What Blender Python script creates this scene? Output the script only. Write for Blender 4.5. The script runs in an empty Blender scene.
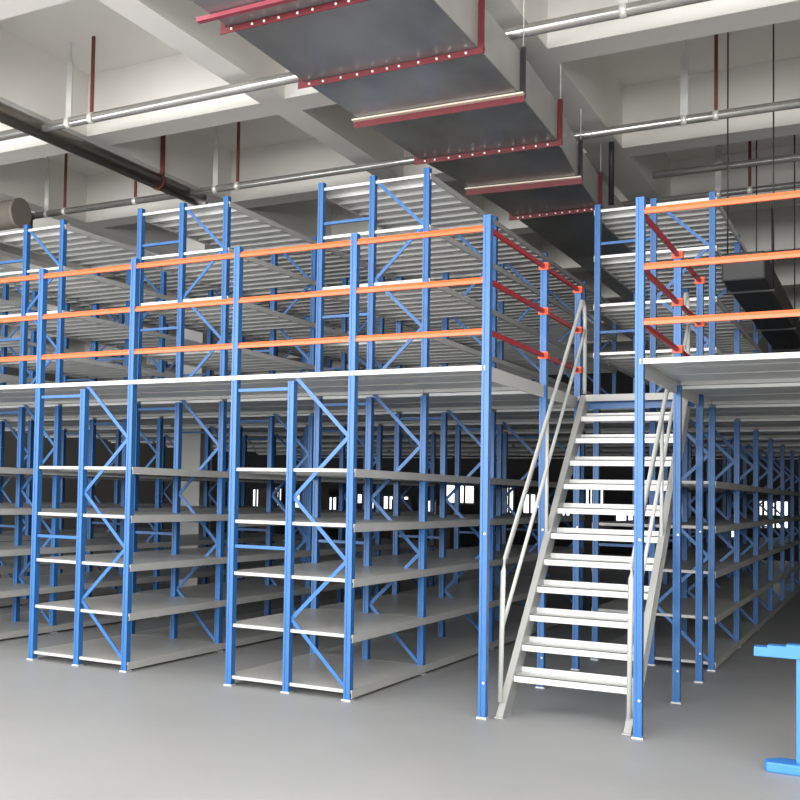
import bpy, math, random
from mathutils import Vector, Matrix
random.seed(4)
scene = bpy.context.scene
COL = scene.collection

# ------------------------------------------------------------------ camera
H = 1.565
cd = bpy.data.cameras.new('camera'); cam = bpy.data.objects.new('camera', cd); COL.objects.link(cam)
F, YAW, PITCH, ROLL = 1100.93, 0.556688, 0.0426008, 0.0218267
CX, CY = 207.12, 443.27
fw = Vector((-math.sin(YAW)*math.cos(PITCH), math.cos(YAW)*math.cos(PITCH), math.sin(PITCH)))
r0 = Vector((math.cos(YAW), math.sin(YAW), 0)); u0 = r0.cross(fw)
rr = r0*math.cos(ROLL)+u0*math.sin(ROLL); uu = -r0*math.sin(ROLL)+u0*math.cos(ROLL)
m = Matrix((rr, uu, -fw)).transposed().to_4x4(); m.translation = Vector((0, 0, H))
cam.matrix_world = m
cd.sensor_width = 36; cd.lens = F/800*36
cd.shift_x = (400-CX)/800; cd.shift_y = (CY-400)/800
cd.clip_end = 200
scene.camera = cam

# ------------------------------------------------------------------ world, light, exposure
w = bpy.data.worlds.new('world'); scene.world = w; w.use_nodes = True
bg = w.node_tree.nodes['Background']; bg.inputs[0].default_value = (0.80, 0.88, 1.0, 1); bg.inputs[1].default_value = 0.6
def area(name, loc, rot, sx, sy, power, col):
    l = bpy.data.lights.new(name, 'AREA'); l.shape = 'RECTANGLE'; l.size = sx; l.size_y = sy
    l.energy = power; l.color = col
    o = bpy.data.objects.new(name, l); COL.objects.link(o); o.location = loc; o.rotation_euler = rot
    return o
# daylight through the open loading front behind the camera
area('daylight_front', (-5, -6.5, 3.5), (math.radians(101), 0, 0), 24, 3.4, 3000, (1.0, 0.98, 0.95))
# added overhead fill, brightens the floor and its bounce onto the ceiling
area('overhead_fill', (-4.5, 1.6, 5.45), (0, 0, 0), 21, 9, 760, (1.0, 0.98, 0.95))
# cool area light just inside the left wall, aimed into the room
area('area_left', (-19.5, 2.0, 2.8), (math.radians(93), 0, math.radians(-90)), 12, 4.2, 450, (0.95, 0.98, 1.0))
scene.view_settings.view_transform = 'Standard'
scene.view_settings.look = 'None'
scene.view_settings.exposure = 0.42
scene.view_settings.gamma = 1
scene.view_settings.use_curve_mapping = False

# ------------------------------------------------------------------ materials
def mat(name, col, rough=0.5, metal=0.0, noise=0.0, nscale=6.0, bump=0.0, emit=None, spec=0.5, stretch=None):
    mt = bpy.data.materials.new(name); mt.use_nodes = True
    nt = mt.node_tree; b = nt.nodes['Principled BSDF']
    b.inputs['Base Color'].default_value = (*col, 1); b.inputs['Roughness'].default_value = rough
    b.inputs['Metallic'].default_value = metal; b.inputs['Specular IOR Level'].default_value = spec
    if emit:
        b.inputs['Emission Color'].default_value = (*emit[0], 1); b.inputs['Emission Strength'].default_value = emit[1]
    if noise or bump:
        tc = nt.nodes.new('ShaderNodeTexCoord'); nz = nt.nodes.new('ShaderNodeTexNoise')
        nz.inputs['Scale'].default_value = nscale; nz.inputs['Detail'].default_value = 5
        if stretch:
            mp = nt.nodes.new('ShaderNodeMapping'); mp.inputs['Scale'].default_value = stretch
            nt.links.new(tc.outputs['Object'], mp.inputs[0]); nt.links.new(mp.outputs[0], nz.inputs['Vector'])
        else:
            nt.links.new(tc.outputs['Object'], nz.inputs['Vector'])
        if noise:
            rp = nt.nodes.new('ShaderNodeValToRGB')
            rp.color_ramp.elements[0].position = 0.3; rp.color_ramp.elements[1].position = 0.7
            rp.color_ramp.elements[0].color = (*[c*(1-noise) for c in col], 1)
            rp.color_ramp.elements[1].color = (*[min(1, c*(1+noise)) for c in col], 1)
            nt.links.new(nz.outputs['Fac'], rp.inputs[0]); nt.links.new(rp.outputs[0], b.inputs['Base Color'])
        if bump:
            bp = nt.nodes.new('ShaderNodeBump'); bp.inputs['Strength'].default_value = bump; bp.inputs['Distance'].default_value = 0.02
            nt.links.new(nz.outputs['Fac'], bp.inputs['Height']); nt.links.new(bp.outputs[0], b.inputs['Normal'])
    return mt
M = dict(
    blue=mat('blue_paint', (0.026, 0.138, 0.385), 0.38, noise=0.08, nscale=3),
    blue_light=mat('bright_blue_paint', (0.05, 0.24, 0.66), 0.4),
    orange=mat('orange_paint', (0.85, 0.13, 0.03), 0.35),
    red=mat('orange_paint_shaded', (0.42, 0.012, 0.02), 0.4),  # orange of the side rails, darkened to red to stand for shade
    clamp=mat('clamp_orange', (0.80, 0.10, 0.03), 0.4),
    shelf=mat('grey_shelf_paint', (0.50, 0.50, 0.485), 0.35, noise=0.05, nscale=2),
    galv=mat('galvanised_steel', (0.70, 0.70, 0.68), 0.38, metal=0.25, noise=0.06, nscale=3),
    deck=mat('deck_panel', (0.60, 0.60, 0.58), 0.4, noise=0.05, nscale=1.5),
    stair=mat('stair_grey_paint', (0.40, 0.405, 0.395), 0.35, noise=0.04, nscale=3),
    tread=mat('tread_paint', (0.66, 0.67, 0.66), 0.3, noise=0.03, nscale=8),
    white=mat('lit_beam_white', (0.88, 0.88, 0.87), 0.35),  # beam colour raised to white in place of light from the front
    rail=mat('handrail_paint', (0.54, 0.56, 0.54), 0.3),
    duct=mat('duct_sheet', (0.30, 0.31, 0.31), 0.34, metal=0.55, noise=0.25, nscale=2.2, bump=0.05, stretch=(1, 0.5, 1)),
    duct_lit_side=mat('duct_lit_side_sheet', (0.5, 0.5, 0.49), 0.45, metal=0.3, noise=0.08, nscale=2.5),  # same metal as the duct, lightened to stand for light on its sides
    pipe=mat('pipe_steel', (0.62, 0.61, 0.59), 0.22, metal=0.8, noise=0.08, nscale=6),
    dark_pipe=mat('dark_pipe', (0.17, 0.15, 0.13), 0.32, metal=0.6, noise=0.1, nscale=5),
    redpaint=mat('red_oxide_paint', (0.12, 0.008, 0.014), 0.45, noise=0.12, nscale=10),
    pink=mat('faded_red_paint', (0.30, 0.05, 0.075), 0.5),
    tan=mat('tan_insulation', (0.20, 0.18, 0.155), 0.7, noise=0.06, nscale=3),
    brown=mat('brown_oxide_paint', (0.14, 0.035, 0.025), 0.5),
    dark=mat('dark_steel', (0.02, 0.02, 0.022), 0.5),
    blackduct=mat('black_insulation', (0.025, 0.025, 0.027), 0.55),
    cream=mat('cream_flange', (0.75, 0.66, 0.55), 0.4),
    bolt=mat('zinc_bolt', (0.85, 0.84, 0.8), 0.3, metal=0.3),
    conc=mat('painted_concrete', (0.86, 0.84, 0.80), 0.85, noise=0.03, nscale=0.8),
    column=mat('column_plaster', (0.55, 0.55, 0.53), 0.8, noise=0.03, nscale=2),
    wall=mat('far_wall_shade', (0.035, 0.035, 0.037), 0.9, noise=0.1, nscale=0.6),  # darkness of the depth put into the wall colour
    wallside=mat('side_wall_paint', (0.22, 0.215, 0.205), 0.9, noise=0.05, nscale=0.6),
    glow=mat('window_daylight', (0.9, 0.9, 0.9), 0.5, emit=((0.93, 0.96, 1.0), 1.5)),
    frame=mat('window_frame_dark', (0.05, 0.05, 0.055), 0.5),
    card=mat('cardboard_dark', (0.10, 0.075, 0.06), 0.8, noise=0.15, nscale=5),
    purple=mat('violet_sheet', (0.16, 0.10, 0.42), 0.5),
    footplate=mat('zinc_plate', (0.6, 0.62, 0.64), 0.35, metal=0.4),
)
# glossy grey floor, faint clouding and a worn gloss
fm = mat('floor_epoxy', (0.34, 0.345, 0.35), 0.34, noise=0.07, nscale=0.7)
nt = fm.node_tree; b = nt.nodes['Principled BSDF']
nz = nt.nodes.new('ShaderNodeTexNoise'); nz.inputs['Scale'].default_value = 1.3; nz.inputs['Detail'].default_value = 3
mr = nt.nodes.new('ShaderNodeMapRange'); mr.inputs['To Min'].default_value = 0.40; mr.inputs['To Max'].default_value = 0.62
tc = nt.nodes.new('ShaderNodeTexCoord'); nt.links.new(tc.outputs['Object'], nz.inputs['Vector'])
nt.links.new(nz.outputs['Fac'], mr.inputs['Value']); nt.links.new(mr.outputs[0], b.inputs['Roughness'])
M['floor'] = fm

# ------------------------------------------------------------------ mesh helpers
class MB:
    def __init__(s): s.v = []; s.f = []; s.smooth = set()
    def box(s, x0, x1, y0, y1, z0, z1):
        n = len(s.v)
        s.v += [(x, y, z) for z in (z0, z1) for y in (y0, y1) for x in (x0, x1)]
        s.f += [(n+a, n+b, n+c, n+d) for a, b, c, d in ((0, 2, 3, 1), (4, 5, 7, 6), (0, 1, 5, 4), (2, 6, 7, 3), (0, 4, 6, 2), (1, 3, 7, 5))]
        return s
    def bar(s, p, q, wd, th, side=(0, 1, 0)):
        # rectangular bar from p to q; th is measured along side, wd across it
        p = Vector(p); q = Vector(q); d = (q-p).normalized(); a = Vector(side); a = (a-d*a.dot(d)).normalized(); c = d.cross(a)
        n = len(s.v)
        for e in (p, q):
            for i, j in ((-1, -1), (1, -1), (1, 1), (-1, 1)):
                s.v.append(tuple(e+a*(i*th/2)+c*(j*wd/2)))
        s.f += [(n, n+3, n+2, n+1), (n+4, n+5, n+6, n+7)]
        for i in range(4): s.f.append((n+i, n+(i+1) % 4, n+4+(i+1) % 4, n+4+i))
        return s
    def prism(s, pts, axis, a0, a1):
        # closed outline in the two other axes, extruded along axis
        n = len(s.v); k = len(pts)
        for a in (a0, a1):
            for p in pts:
                if axis == 'z': s.v.append((p[0], p[1], a))
                elif axis == 'x': s.v.append((a, p[0], p[1]))
                else: s.v.append((p[0], a, p[1]))
        s.f.append(tuple(n+i for i in range(k))[::-1]); s.f.append(tuple(n+k+i for i in range(k)))
        for i in range(k): s.f.append((n+i, n+(i+1) % k, n+k+(i+1) % k, n+k+i))
        return s
    def tube(s, pts, r, seg=10, caps=True):
        pts = [Vector(p) for p in pts]; n = len(s.v); rings = []
        up = Vector((0.13, 0.21, 0.97))
        for i, p in enumerate(pts):
            d = (pts[min(i+1, len(pts)-1)]-pts[max(i-1, 0)]).normalized()
            a = d.cross(up)
            if a.length < 1e-3: a = d.cross(Vector((1, 0, 0)))
            a.normalize(); c = d.cross(a)
            if i and i < len(pts)-1:
                t = (pts[i+1]-p).normalized(); k = 1/max(0.5, t.dot(d))
            else: k = 1
            ring = []
            for j in range(seg):
                an = 2*math.pi*j/seg
                s.v.append(tuple(p+(a*math.cos(an)+c*math.sin(an))*r*(k if k < 1.4 else 1.4))); ring.append(len(s.v)-1)
            rings.append(ring)
        for i in range(len(rings)-1):
            for j in range(seg):
                s.smooth.add(len(s.f)); s.f.append((rings[i][j], rings[i][(j+1) % seg], rings[i+1][(j+1) % seg], rings[i+1][j]))
        if caps:
            s.f.append(tuple(rings[0][::-1])); s.f.append(tuple(rings[-1]))
        return s
    def mesh(s, name, m):
        me = bpy.data.meshes.new(name); me.from_pydata(s.v, [], s.f)
        me.materials.append(m)
        import bmesh
        bm = bmesh.new(); bm.from_mesh(me); bmesh.ops.recalc_face_normals(bm, faces=bm.faces); bm.to_mesh(me); bm.free()
        for i in s.smooth: me.polygons[i].use_smooth = True
        return me
    def build(s, name, m, parent=None, loc=(0, 0, 0), bevel=0):
        o = bpy.data.objects.new(name, s.mesh(name, m)); COL.objects.link(o); o.location = loc
        if parent: o.parent = parent
        if bevel:
            md = o.modifiers.new('bevel', 'BEVEL'); md.width = bevel; md.segments = 2; md.limit_method = 'ANGLE'
        return o
def put(name, me, parent, loc):
    o = bpy.data.objects.new(name, me); COL.objects.link(o); o.parent = parent; o.location = loc; return o
def tag(o, label, cat, group=None, kind=None):
    o['label'] = label; o['category'] = cat
    if group: o['group'] = group
    if kind: o['kind'] = kind
    return o
def empty(name, loc, label, cat, group=None):
    o = bpy.data.objects.new(name, None); COL.objects.link(o); o.location = loc; o.empty_display_size = 0.2
    return tag(o, label, cat, group)
def struct(o): o['kind'] = 'structure'; return o
def kids(o): return [c for c in bpy.data.objects if c.parent == o]

# ------------------------------------------------------------------ grid of the place
D = 7.683
PX = 1.0386
def X(k): return -6.613+PX*k
YF = [D, 9.205, 11.157, 13.11, 15.06, 17.01, 18.96, 20.91, 22.86, 24.81]
DECK = 2.5

# ------------------------------------------------------------------ room
XL, XR, YB, YN = -21.0, 7.0, 33.0, -7.5
struct(MB().box(XL, XR, YN, YB, -0.2, 0).build('floor', M['floor']))
c = MB(); c.box(XL, XR, YN, YB, 6.2, 6.4)
by = 9.6-3.17*5
while by < YB:
    c.box(XL, XR, by, by+0.38, 5.5, 6.2); by += 3.17
bx = -5.43-2.5*6
while bx < XR:
    yy = 9.6-3.17*5
    while yy < YB:
        c.box(bx, bx+(0.38 if abs(bx+2.93) < 0.1 else 0.28), yy+0.38, min(yy+3.17, YB), 5.5, 6.2); yy += 3.17
    bx += 2.5
struct(c.build('ceiling', M['conc']))
struct(MB().box(XL-0.2, XL, YN, YB, 0, 6.2).build('wall_left', M['wallside']))
struct(MB().box(XR, XR+0.2, YN, YB, 0, 6.2).build('wall_right', M['wallside']))
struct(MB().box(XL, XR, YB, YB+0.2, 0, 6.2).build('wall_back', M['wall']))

def window(n, x0, x1, z0, z1, bars):
    f = MB(); y = YB-0.02
    f.box(x0-0.06, x0, y-0.05, y+0.02, z0-0.06, z1+0.06); f.box(x1, x1+0.06, y-0.05, y+0.02, z0-0.06, z1+0.06)
    f.box(x0, x1, y-0.05, y+0.02, z0-0.06, z0); f.box(x0, x1, y-0.05, y+0.02, z1, z1+0.06)
    for i in range(1, bars+2): xx = x0+(x1-x0)*i/(bars+2); f.box(xx-0.03, xx+0.03, y-0.04, y+0.01, z0, z1)
    o = struct(f.build('window_%d' % n, M['frame']))
    MB().box(x0, x1, y-0.01, y, z0, z1).build('pane', M['glow'], o)
xw = -18.6; n = 1
while xw < -2.2:
    wd = random.uniform(0.3, 0.9); z0 = random.choice((0.95, 1.1, 1.35)) if xw < -5 else random.choice((0.4, 0.9, 1.3))
    window(n, xw, xw+wd, z0, z0+random.uniform(0.35, 0.8), random.choice((1, 2, 3)))
    xw += wd+random.uniform(0.25, 0.6); n += 1

# ------------------------------------------------------------------ shared rack meshes
PW, PD = 0.053, 0.064
def post_profile(w=PW, d=PD):
    h = w/2; g = 0.004
    return [(-h, 0), (-0.010, 0), (-0.008, g), (0.008, g), (0.010, 0), (h, 0), (h, d), (h-0.012, d), (h-0.012, d-0.004), (h-0.004, d-0.004),
            (h-0.004, 0.014), (-h+0.004, 0.014), (-h+0.004, d-0.004), (-h+0.012, d-0.004), (-h+0.012, d), (-h, d)]
def post_mesh(z0, z1, name='post'):
    return MB().prism(post_profile(), 'z', z0, z1).mesh(name, M['blue'])
def zig_mesh(w, z0, z1, step, start):      # zigzag between two posts w apart, origin at the left one
    b = MB(); z = z0; s = start
    while z+step <= z1+0.02:
        xa, xb = (0.028, w-0.028) if s else (w-0.028, 0.028)
        b.bar((xa, 0.03+0.006*s, z), (xb, 0.03+0.006*s, z+step), 0.030, 0.012); z += step; s = 1-s
    return b.mesh('brace', M['blue'])
def tie_mesh(w):
    b = MB(); b.box(0.029, w-0.029, 0.016, 0.046, -0.013, 0.013); return b.mesh('tie_bar', M['blue'])
def shelf_mesh(wd, ln, edge, rib, mt, name='shelf'):
    # origin at front left post centre; runs wd across and ln back; top face at z=0
    b = MB(); e = 0.036
    b.box(-e+0.004, wd+e-0.004, 0.0, ln, -0.006, 0)
    b.box(-e+0.004, wd+e-0.004, -0.001, 0.004, -0.026, 0)      # front lip
    y = rib
    while y < ln-0.03:
        b.box(-e+0.004, wd+e-0.004, y, y+0.026, -0.040, -0.006); y += rib
    for x in (-e, wd+e-0.004): b.box(x, x+0.004, 0, ln, -edge, 0)
    for x in (-e+0.004, wd+e-0.016): b.box(x, x+0.012, 0, ln, -edge, -edge+0.004)
    return b.mesh(name, mt)
W2 = PX/2
P_LOW = post_mesh(0.012, 2.44); P_FRONT = post_mesh(0.012, 3.56); P_LOW.name = 'post_low'
P_UP = post_mesh(DECK+0.012, 4.47)
PLATE = MB().box(-0.036, 0.036, -0.008, 0.074, 0, 0.012).mesh('foot_plate', M['footplate'])
Z_LOW = zig_mesh(W2, 0.10, 2.5, 0.475, 0); Z_UP = zig_mesh(W2, 2.60, 4.42, 0.455, 1)
TIE = tie_mesh(W2)
SH = {}
def shelf(ln, kind):
    k = (round(ln, 3), kind)
    if k not in SH:
        SH[k] = shelf_mesh(PX, ln-0.006, 0.062 if kind == 'low' else 0.052, 0.30 if kind == 'low' else 0.235, M['shelf'] if kind == 'low' else M['galv'])
    return SH[k]
LOW_Z = [0.082, 0.497, 0.915, 1.333, 1.752]
UP_Z = [3.0, 3.48, 3.96, 4.42]

def make_rack(k, frames, storey, label, front_tall=False):
    t = empty('shelving_rack', (X(k), frames[0], 0 if storey == 'low' else DECK), label, 'shelving rack',
              'ground floor shelving racks' if storey == 'low' else 'upper floor shelving racks')
    z0 = t.location.z
    for i, y in enumerate(frames):
        ry = y-frames[0]
        for j in range(3):
            if storey == 'low': me = P_FRONT if (front_tall and i == 0 and j != 1) else P_LOW
            else: me = P_UP
            p = put('post', me, t, (j*W2, ry, -z0))
            put('foot_plate', PLATE, p, (0, 0, z0))
        put('brace', Z_LOW if storey == 'low' else Z_UP, t, (W2, ry, -z0))
        for z in ((1.12, 2.38) if storey == 'low' else (3.2, 4.08)):
            put('tie_bar', TIE, t, (0, ry, z-z0))
        if i < len(frames)-1:
            ln = frames[i+1]-y
            off = 0.068 if i == 0 else 0.068
            for z in (LOW_Z if storey == 'low' else UP_Z):
                put('shelf', shelf(ln, storey), t, (0, ry+0.018, z-z0))
    return t

# lower storey, left to right
low = [(-4, 1, 'ground-floor blue rack seen just behind the rack that the left edge cuts', False),
       (-2, 0, 'ground-floor blue rack with grey shelves cut by the left edge of the picture', True),
       (0, 0, 'ground-floor blue rack with grey shelves left of the aisle that shows the pale column', True),
       (2, 0, 'ground-floor blue rack with grey shelves nearest the bare corner post left of the staircase', True),
       (4, 2, 'ground-floor blue rack in the dark behind and right of the staircase', False)]
for k, s, lab, tall in low:
    make_rack(k, YF[s:(9 if k == 4 else 5)], 'low', lab, tall)
up = [(-4, 1, 'upper-floor blue rack at the far left edge above the deck'),
      (-2, 1, 'upper-floor blue rack with ribbed shelves, left of the round dark pipe end'),
      (0, 1, 'upper-floor blue rack with ribbed shelves under the end of the dark ceiling pipe'),
      (2, 1, 'upper-floor blue rack with ribbed shelves, tallest in view, beside the big duct'),
      (4, 2, 'upper-floor blue rack with ribbed shelves above the top of the staircase')]
for k, s, lab in up:
    make_rack(k, YF[s:6], 'up', lab)

# ------------------------------------------------------------------ mezzanine deck
dk = empty('mezzanine_deck', (X(4), D, 0), 'light grey steel mezzanine deck carried on blue posts above the ground-floor racks', 'mezzanine')
def local(p, o): return (p[0]-o[0], p[1]-o[1], p[2]-o[2])
DO = (X(4), D, 0)
def panel_mesh(wd, ln):
    b = MB()
    b.box(0.003, wd-0.003, 0.003, ln-0.003, -0.008, 0)
    b.box(0.003, wd-0.003, 0.0, 0.008, -0.036, 0)
    for y in (ln/3, 2*ln/3): b.box(0.003, wd-0.003, y-0.02, y+0.02, -0.013, -0.008)
    return b.mesh('deck_panel', M['deck'])
PM = {}
def panels(k, j):
    y0, y1 = YF[j], YF[j+1]
    key = round(y1-y0, 3)
    if key not in PM: PM[key] = panel_mesh(PX, y1-y0)
    put('deck_panel', PM[key], dk, local((X(k), y0, DECK), DO))
def half_panel():
    return panel_mesh(PX, 11.157-10.36)
for k in range(-6, 7):
    for j in range(len(YF)-1):
        if k == 4 and j < 2:
            if j == 1: put('deck_panel', half_panel(), dk, local((X(4), 10.36, DECK), DO))
            continue
        if k == -3 and j == 3:      # the column comes up through this bay
            y0, y1 = YF[3], YF[4]
            put('deck_panel', panel_mesh(-9.14-X(-3), y1-y0), dk, local((X(-3), y0, DECK), DO))
            put('deck_panel', panel_mesh(0.355, 13.89-y0), dk, local((-9.135, y0, DECK), DO))
            put('deck_panel', panel_mesh(0.355, y1-14.26), dk, local((-9.135, 14.26, DECK), DO))
            continue
        panels(k, j)
# cross beams under the panels at every frame line, in the aisles (shallow, white to stand for front light)
XB = MB().box(0.03, PX-0.03, 0.072, 0.10, -0.062, -0.037).mesh('cross_beam', M['white'])
for j in range(1, len(YF)):
    for k in range(-6, 7):
        if k != 4 or j > 1: put('cross_beam', XB, dk, local((X(k), YF[j]-0.01, DECK), DO))
# side beams along the depth
def side_beam(x0, x1, y0, y1, h=0.105): MB().box(x0, x1, y0, y1, DECK-h, DECK-0.002).build('side_beam', M['deck'], dk, loc=(-DO[0], -DO[1], 0))
side_beam(X(4)+0.0, X(4)+0.012, D+0.07, 9.20); side_beam(X(4)+0.0, X(4)+0.012, 9.28, 10.35)
side_beam(X(5)-0.012, X(5), D+0.07, 9.20); side_beam(X(5)-0.012, X(5), 9.28, 10.35)
# header above the top of the stairs
MB().box(X(4)+0.035, X(5)-0.035, 10.33, 10.356, DECK-0.12, DECK).build('header_beam', M['blue'], dk, loc=(-DO[0], -DO[1], 0))
# posts that stand free under the deck
P_FREE = post_mesh(0.012, 3.585); P_FREE_LOW = post_mesh(0.012, 3.52)
def free_post(x, y, me, lab):
    p = bpy.data.objects.new('support_post', me); COL.objects.link(p); p.location = (x, y, 0)
    tag(p, lab, 'post', 'free-standing posts of the mezzanine'); put('foot_plate', PLATE, p, (0, 0, 0))
    for z in (0.25, 1.30): put('bolt', PBOLT, p, (0.012, -0.001, z))
PBOLT = MB().tube([(0, 0.002, 0), (0, -0.008, 0)], 0.008, 8).mesh('post_bolt', M['bolt'])
free_post(X(4), D, P_FREE, 'bare blue corner post at the front, left of the staircase foot')
free_post(X(5), D, P_FREE, 'bare blue corner post in front of the right side of the staircase')
free_post(X(6), D, P_FREE, 'blue front post just outside the right edge of the picture')
free_post(X(4), 9.205, P_FREE_LOW, 'blue post beside the left handrail, halfway along the staircase')
free_post(X(5), 9.205, P_FREE_LOW, 'blue post right of the staircase, first behind the right corner post')
free_post(X(4), 10.38, P_FREE_LOW, 'blue post by the top end of the left handrail')
free_post(X(5), 10.38, P_FREE_LOW, 'blue post right of the staircase, second behind the right corner post')

# ------------------------------------------------------------------ guardrails
RZ = (2.746, 3.116, 3.492)
def rail_mesh(ln):
    b = MB(); b.prism([(-0.012, -0.022), (0.014, -0.022), (0.014, 0.022), (0.0, 0.022), (-0.004, 0.006), (-0.012, 0.002)], 'x', 0, ln)
    return b.mesh('rail', M['orange'])
def side_rail_mesh(ln):
    b = MB(); b.box(-0.012, 0.012, 0, ln, -0.017, 0.017); return b.mesh('rail', M['red'])
def clamp_mesh():
    b = MB(); b.box(-0.034, 0.034, -0.008, 0.0, -0.03, 0.03); b.box(-0.040, -0.032, -0.008, 0.05, -0.03, 0.03); b.box(0.032, 0.040, -0.008, 0.05, -0.03, 0.03); return b.mesh('clamp', M['clamp'])
CL = clamp_mesh(); RM = rail_mesh(PX-PW-0.002)
gl = empty('guardrail', (X(4), D, DECK), 'orange guardrail with shade-darkened side rails round the deck edge left of the staircase', 'guardrail', 'guardrails of the deck')
gr = empty('guardrail', (X(5), D, DECK), 'orange guardrail with shade-darkened side rails on the deck edge right of the staircase', 'guardrail', 'guardrails of the deck')
for z in RZ:
    for k in range(-3, 4):
        put('rail', RM, gl, (X(k)+PW/2+0.001-X(4), 0.016, z-DECK))
    for k in (5, 6):
        put('rail', RM, gr, (X(k)+PW/2+0.001-X(5), 0.016, z-DECK))
S1 = side_rail_mesh(9.205-D-PD-0.002); S2 = side_rail_mesh(10.38-9.205-PD-0.002)
for g in (gl, gr):
    for z in RZ:
        put('rail', S1, g, (0, PD+0.001, z-DECK)); put('rail', S2, g, (0, 9.205-D+PD+0.001, z-DECK))
        for y in (9.205, 10.38): put('clamp', CL, g, (0, y-D-0.001, z-DECK))

# ------------------------------------------------------------------ staircase
SX0, SX1 = -2.345, -1.525
st = empty('staircase', ((SX0+SX1)/2, 7.83, 0), 'steep light grey steel staircase with open treads rising from floor to deck', 'staircase')
SO = st.location
def sl(b, name, m, **k): return b.build(name, m, st, loc=(-SO[0], -SO[1], 0), **k)
N = 12; RISE = DECK/N; RUN = 0.2045; SY = 7.99
SLP = RISE/RUN
def stringer(x, sgn):
    b = MB(); wv = 0.10      # half width in y
    yb = 7.89; yt = yb+(DECK)/SLP
    web = [(yb-wv, 0), (yb+wv, 0), (yt+wv, DECK-0.0), (yt-wv+0.0, DECK)]
    b.prism(web, 'x', x-0.003, x+0.003)
    for dy in (-wv, wv):
        b.prism([(yb+dy-0.004, 0), (yb+dy+0.004, 0), (yt+dy+0.004, DECK), (yt+dy-0.004, DECK)], 'x', min(x, x+sgn*0.045), max(x, x+sgn*0.045))
    b.box(x-0.05 if sgn < 0 else x-0.01, x+0.01 if sgn < 0 else x+0.05, yb-wv-0.02, yb+wv+0.02, 0, 0.008)
    sl(b, 'stringer', M['stair'])
stringer(SX0, -1); stringer(SX1, 1)
for i in range(1, N):
    z = DECK-(N-i)*0.2025; y = SY+(N-1)*RUN-(N-i)*0.1988
    b = MB(); x0, x1 = SX0+0.004, SX1-0.004
    b.box(x0, x1, y, y+0.205, z-0.006, z)
    b.box(x0, x1, y, y+0.006, z-0.05, z)
    b.box(x0, x1, y+0.199, y+0.205, z, z+0.036)
    b.box(x0, x1, y+0.18, y+0.205, z-0.04, z-0.034)
    t = sl(b, 'tread', M['tread'])
    g = MB().box(x0+0.02, x1-0.02, y+0.02, y+0.045, z, z+0.003)
    o = g.build('anti_slip_strip', M['stair'], t)
b = MB().box(SX0, SX1, SY+(N-1)*RUN-0.02, 10.36, DECK-0.006, DECK+0.0); b.box(SX0, SX1, SY+(N-1)*RUN-0.026, SY+(N-1)*RUN-0.02, DECK-0.06, DECK)
sl(b, 'landing_plate', M['stair'])
def handrail(x):
    yt = 10.22
    pts = [(x, 7.86, 0.10), (x, 7.90, 1.03), (x, 7.95, 1.12)]
    pts += [(x, yt-0.06, 3.30), (x, yt-0.02, 3.35), (x, yt+0.03, 3.36), (x, yt+0.08, 3.31), (x, yt+0.11, 3.2), (x, yt+0.12, 2.52)]
    sl(MB().tube(pts, 0.017, 10), 'handrail', M['rail'])
    sl(MB().tube([(x, 7.885, 0.62), (x, 10.06, 2.82), (x, 10.22, 2.98), (x, 10.31, 3.1)], 0.014, 10), 'middle_rail', M['rail'])
    sl(MB().tube([(x, 9.06, 1.12), (x, 9.06, 2.20)], 0.014, 10), 'baluster', M['rail'])
handrail(SX0-0.035); handrail(SX1+0.02)

# ------------------------------------------------------------------ ceiling services
ZD = 4.8; KD = (4.8-H)/(5.0-H)
def dp(x, y): return (x*KD, y*KD)
du = empty('air_duct', (-4.15*KD, 10*KD, ZD), 'large galvanised rectangular air duct on red hangers under the ceiling', 'air duct')
DU = du.location
def dl(b, name, m, parent=None, **k): return b.build(name, m, parent or du, loc=(0, 0, 0) if parent else (-DU[0], -DU[1], -DU[2]), **k)
left = [(-4.17, 3.0), (-4.17, 6.87), (-4.17, 8.13), (-4.14, 9.2), (-4.10, 10.6), (-3.98, 11.87), (-3.92, 13.3), (-3.9, 16.0), (-3.9, 21)]
right = [(-2.70, 3.0), (-2.70, 6.87), (-2.69, 8.13), (-2.69, 9.25), (-2.73, 10.65), (-2.85, 11.98), (-2.93, 13.3), (-2.95, 16.0), (-2.95, 21)]
DH = 0.36
for i in range(len(left)-1):
    a, b_, c_, d_ = dp(*left[i]), dp(*right[i]), dp(*right[i+1]), dp(*left[i+1])
    e = 0.003
    m_ = MB(); a = (a[0], a[1]+e); b_ = (b_[0], b_[1]+e); c_ = (c_[0], c_[1]-e); d_ = (d_[0], d_[1]-e)
    m_.prism([a, b_, c_, d_], 'z', ZD, ZD+DH)
    o = dl(m_, 'duct_section', M['duct'], bevel=0.006)
    for p, q, sg in ((a, d_, -1), (b_, c_, 1)):
        sp = MB(); sp.prism([(p[0], p[1]+0.01), (p[0]+sg*0.004, p[1]+0.01), (q[0]+sg*0.004, q[1]-0.01), (q[0], q[1]-0.01)], 'z', ZD+0.01, ZD+DH-0.004)
        sp.build('lit_side_panel', M['duct_lit_side'], o)  # lighter skin, paints the brightness of the duct's sides
BOLT = MB().tube([(0, 0, 0), (0, -0.010, 0)], 0.009, 8).mesh('bolt', M['bolt'])
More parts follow.
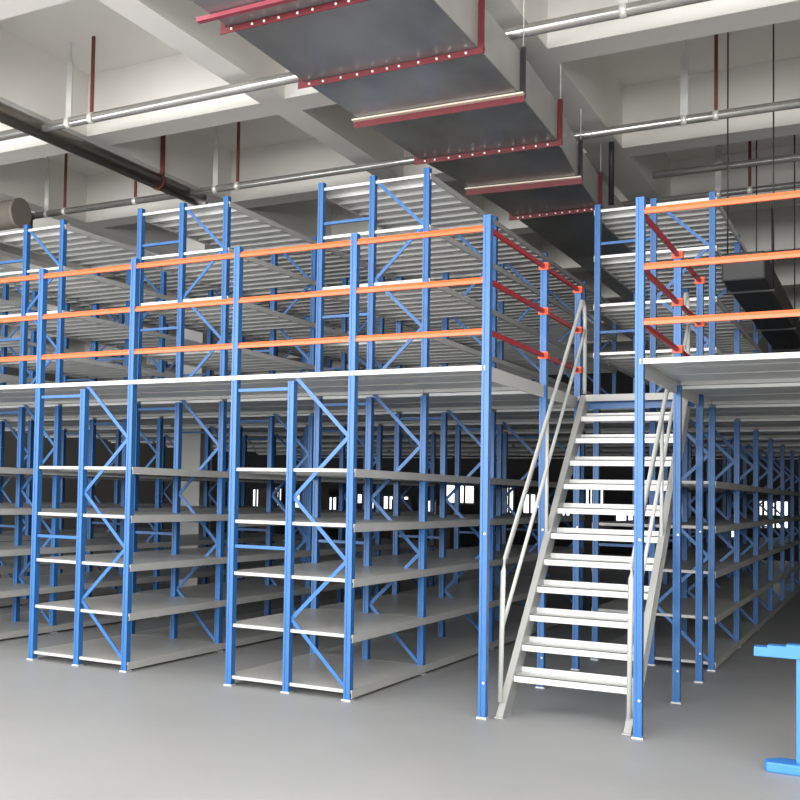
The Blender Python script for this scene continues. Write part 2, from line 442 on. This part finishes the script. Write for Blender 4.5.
def hanger(i, style):
    (x0, y0), (x1, y1) = dp(*left[i]), dp(*right[i])
    hb = 0.065 if style == 2 else 0.042; pm = M['redpaint']
    b = MB(); b.bar((x0-0.05, y0, ZD-0.008), (x1+0.05, y1, ZD-0.008), 0.045, 0.010, (0, 0, 1))
    b.bar((x0-0.05, y0-0.022, ZD-0.008-hb/2), (x1+0.05, y1-0.022, ZD-0.008-hb/2), 0.006, hb, (0, 0, 1))
    o = dl(b, 'hanger_bar', pm)
    for x, y in ((x0-0.03, y0), (x1+0.03, y1)):
        dl(MB().box(x-0.02, x+0.02, y-0.02, y+0.004, ZD-0.04, ZD+DH+0.02), 'hanger_strap', M['dark'] if style == 2 else pm)
        dl(MB().tube([(x, y, ZD+DH), (x, y, 6.2)], 0.005, 8), 'hanger_rod', M['galv'])
    if style == 2:
        dl(MB().bar((x0-0.05, y0-0.05, ZD-0.012), (x1+0.05, y1-0.05, ZD-0.012), 0.05, 0.014, (0, 0, 1)), 'flange_strip', M['cream'])
    else:
        n = 11
        for j in range(n):
            f = (j+0.3+0.4*random.random())/n
            put('bolt', BOLT, o, (x0+(x1-x0)*f, y0+(y1-y0)*f-0.025, ZD-0.028))
for i, s in ((1, 0), (2, 0), (3, 2), (4, 0), (5, 2), (6, 0)): hanger(i, s)
dl(MB().bar((-4.28*KD, 6.62*KD, ZD-0.02), (-2.6*KD, 6.62*KD, ZD-0.02), 0.045, 0.03, (0, 0, 1)), 'flange_rim', M['pink'])
dl(MB().tube([(-2.61, 12.5, 4.8), (-2.61, 12.5, 6.2)], 0.028, 10), 'hanger_rod', M['dark'])
# second run of duct hanging lower left, its near flange just seen at the top
ZP = 5.35; KP = (ZP-H)/(5.2-H)
def hang(b, x, y, z1=6.2, kind='flat'):
    if kind == 'flat': b.box(x-0.006, x+0.006, y-0.02, y+0.02, ZP, z1)
def pipe_run(label, y, x0, x1, r, hang_red, hang_grey, extra=None):
    t = empty('ceiling_pipe', (x0, y, ZP), label, 'pipe', 'pipes under the ceiling')
    MB().tube([(0, 0, 0), (x1-x0, 0, 0)], r, 16).build('pipe', M['pipe'], t)
    for x in hang_grey:
        MB().prism([(-0.035, r), (0.035, r), (0.035, 0.60), (0.010, 0.68), (0.006, 6.2-ZP), (-0.006, 6.2-ZP), (-0.010, 0.68), (-0.035, 0.60)], 'y', -0.012, 0.012).build('hanger_channel', M['galv'], t, loc=(x-x0, 0, 0))
    for x in hang_red:
        MB().box(-0.016, 0.016, -0.012, 0.012, r, 6.2-ZP).build('hanger_strap', M['brown'], t, loc=(x-x0, 0, 0))
    for x in list(hang_red)+list(hang_grey):
        MB().tube([(-0.025, 0, 0), (0.025, 0, 0)], r+0.006, 16).build('clamp', M['bolt'], t, loc=(x-x0, 0, 0))
    if extra: extra(t)
    return t
XP = -7.36*KP
Y1P, Y2P, Y3P = 8.44*KP, 11.19*KP, 14.1*KP
def elbow(t):
    MB().tube([(0, 0, 0), (-0.05, 0, -0.01), (-0.07, 0, -0.06), (-0.07, 0, -0.45)], 0.05, 12).build('drop_pipe', M['dark_pipe'], t)
pipe_run('bright steel pipe nearest the viewer, crossing the ceiling from the left edge past the duct', Y1P, -11.0, 1.6, 0.052,
         [-6.95, 0.3], [-7.25, -1.75])
pipe_run('steel ceiling pipe second from the viewer, passing behind the duct above the rack tops', Y2P, -10.2, 2.5, 0.045,
         [-6.89, -8.45, -9.64, -1.45], [-7.21, -9.96, -1.74], elbow)
pipe_run('thin steel pipe across the ceiling, farthest from the viewer, right of the duct', Y3P, -3.0, 4.0, 0.04,
         [-1.45], [-1.8])
pipe_run('dull dark pipe just above the far bright pipe, at upper right beyond the duct', 13.5, -2.35, 4.0, 0.04, [], [])
t = empty('drain_pipe', (XP, 6*KP, ZP), 'thick dark brown pipe running back under the ceiling at upper left, ending above the racks', 'pipe')
yE = 11.55*KP
MB().tube([(0, -4.0, 0), (0, yE-6*KP, 0)], 0.095, 20).build('pipe', M['dark_pipe'], t)
MB().tube([(0, yE-6*KP-0.02, 0), (0, yE-6*KP+0.03, 0)], 0.105, 20).build('end_cap', M['pipe'], t)
for yh in (10.6*KP, 7.6*KP):
    MB().box(-0.03, 0.03, -0.01, 0.01, 0.07, 6.2-ZP).build('hanger_strap', M['brown'], t, loc=(0.06, yh-6*KP, 0))
    MB().tube([(0, -0.03, 0), (0, 0.03, 0)], 0.103, 20).build('clamp', M['brown'], t, loc=(0, yh-6*KP, 0))

t = empty('round_duct', (-11.0, 10.9, 5.17), 'short thick tan round duct end at the upper left edge', 'duct')
MB().tube([(-2.0, 0, 0), (1.22, 0, 0)], 0.19, 24).build('duct_body', M['tan'], t)
MB().tube([(1.20, 0, 0), (1.25, 0, 0)], 0.20, 24).build('end_cap', M['tan'], t)
MB().box(-0.02, 0.02, -0.012, 0.012, 0.19, 6.2-5.17).build('hanger_strap', M['galv'], t)
t = empty('black_duct', (-1.15, 11.1, 3.6), 'long black insulated duct hanging over the deck at upper right', 'duct')
MB().box(-0.18, 0.18, 0, 5.6, 0, 0.26).build('duct_body', M['blackduct'], t, bevel=0.015)
for yy in (0.6, 3.3, 5.3):
    MB().box(-0.21, 0.21, yy-0.015, yy+0.015, -0.02, 0).build('hanger_bar', M['dark'], t)
    for xx in (-0.20, 0.20): MB().tube([(xx, yy, -0.02), (xx, yy, 6.2-3.6 )], 0.007, 8).build('hanger_rod', M['dark'], t)
# column at the beam crossing behind the racks
struct(MB().box(-9.13, -8.77, 13.9, 14.25, 0, 6.2).build('column', M['column']))

# ------------------------------------------------------------------ blue stand at the right edge
ts = empty('barrier_stand', (-0.425, 7.32, 0), 'bright blue steel T-shaped stand on a foot plate at the right edge', 'stand')
MB().prism([(-0.20, -0.09), (0.20, -0.09), (0.22, -0.06), (0.22, 0.09), (-0.15, 0.09), (-0.22, 0.0)], 'z', 0, 0.06).build('foot', M['blue_light'], ts, bevel=0.01)
MB().box(-0.05, 0.05, -0.03, 0.03, 0.06, 0.665).build('upright', M['blue_light'], ts, bevel=0.004)
MB().prism([(-0.27, 0.66), (0.27, 0.66), (0.27, 0.715), (0.20, 0.715), (0.20, 0.728), (0.12, 0.728), (0.12, 0.74), (-0.10, 0.74), (-0.10, 0.728), (-0.20, 0.728), (-0.20, 0.715), (-0.27, 0.715)],
           'y', -0.05, 0.05).build('arm', M['blue_light'], ts, bevel=0.003)

# ------------------------------------------------------------------ stored boxes far back, dark against the windows
places = [-17.2, -15.4, -14.1, -12.6, -11.2, -9.9, -8.3, -7.1, -5.6, -3.9]
words = ['leftmost', 'second from left', 'third from left', 'fourth from left', 'fifth from left', 'sixth from left', 'seventh from left', 'eighth from left', 'ninth from left', 'rightmost']
for i, x in enumerate(places):
    hh = random.uniform(1.15, 1.75); ww = random.uniform(0.3, 0.6)
    t = empty('carton', (x, 31.2, 0), 'dark cardboard carton standing against the far windows, %s in the row' % words[i], 'box', 'dark cartons by the far windows')
    MB().box(-ww/2, ww/2, 0, 0.5, 0, hh).build('carton_body', M['card'], t, bevel=0.01)
    MB().box(-ww/2+0.02, ww/2-0.02, 0.23, 0.27, hh, hh+0.004).build('tape', M['tan'], t)
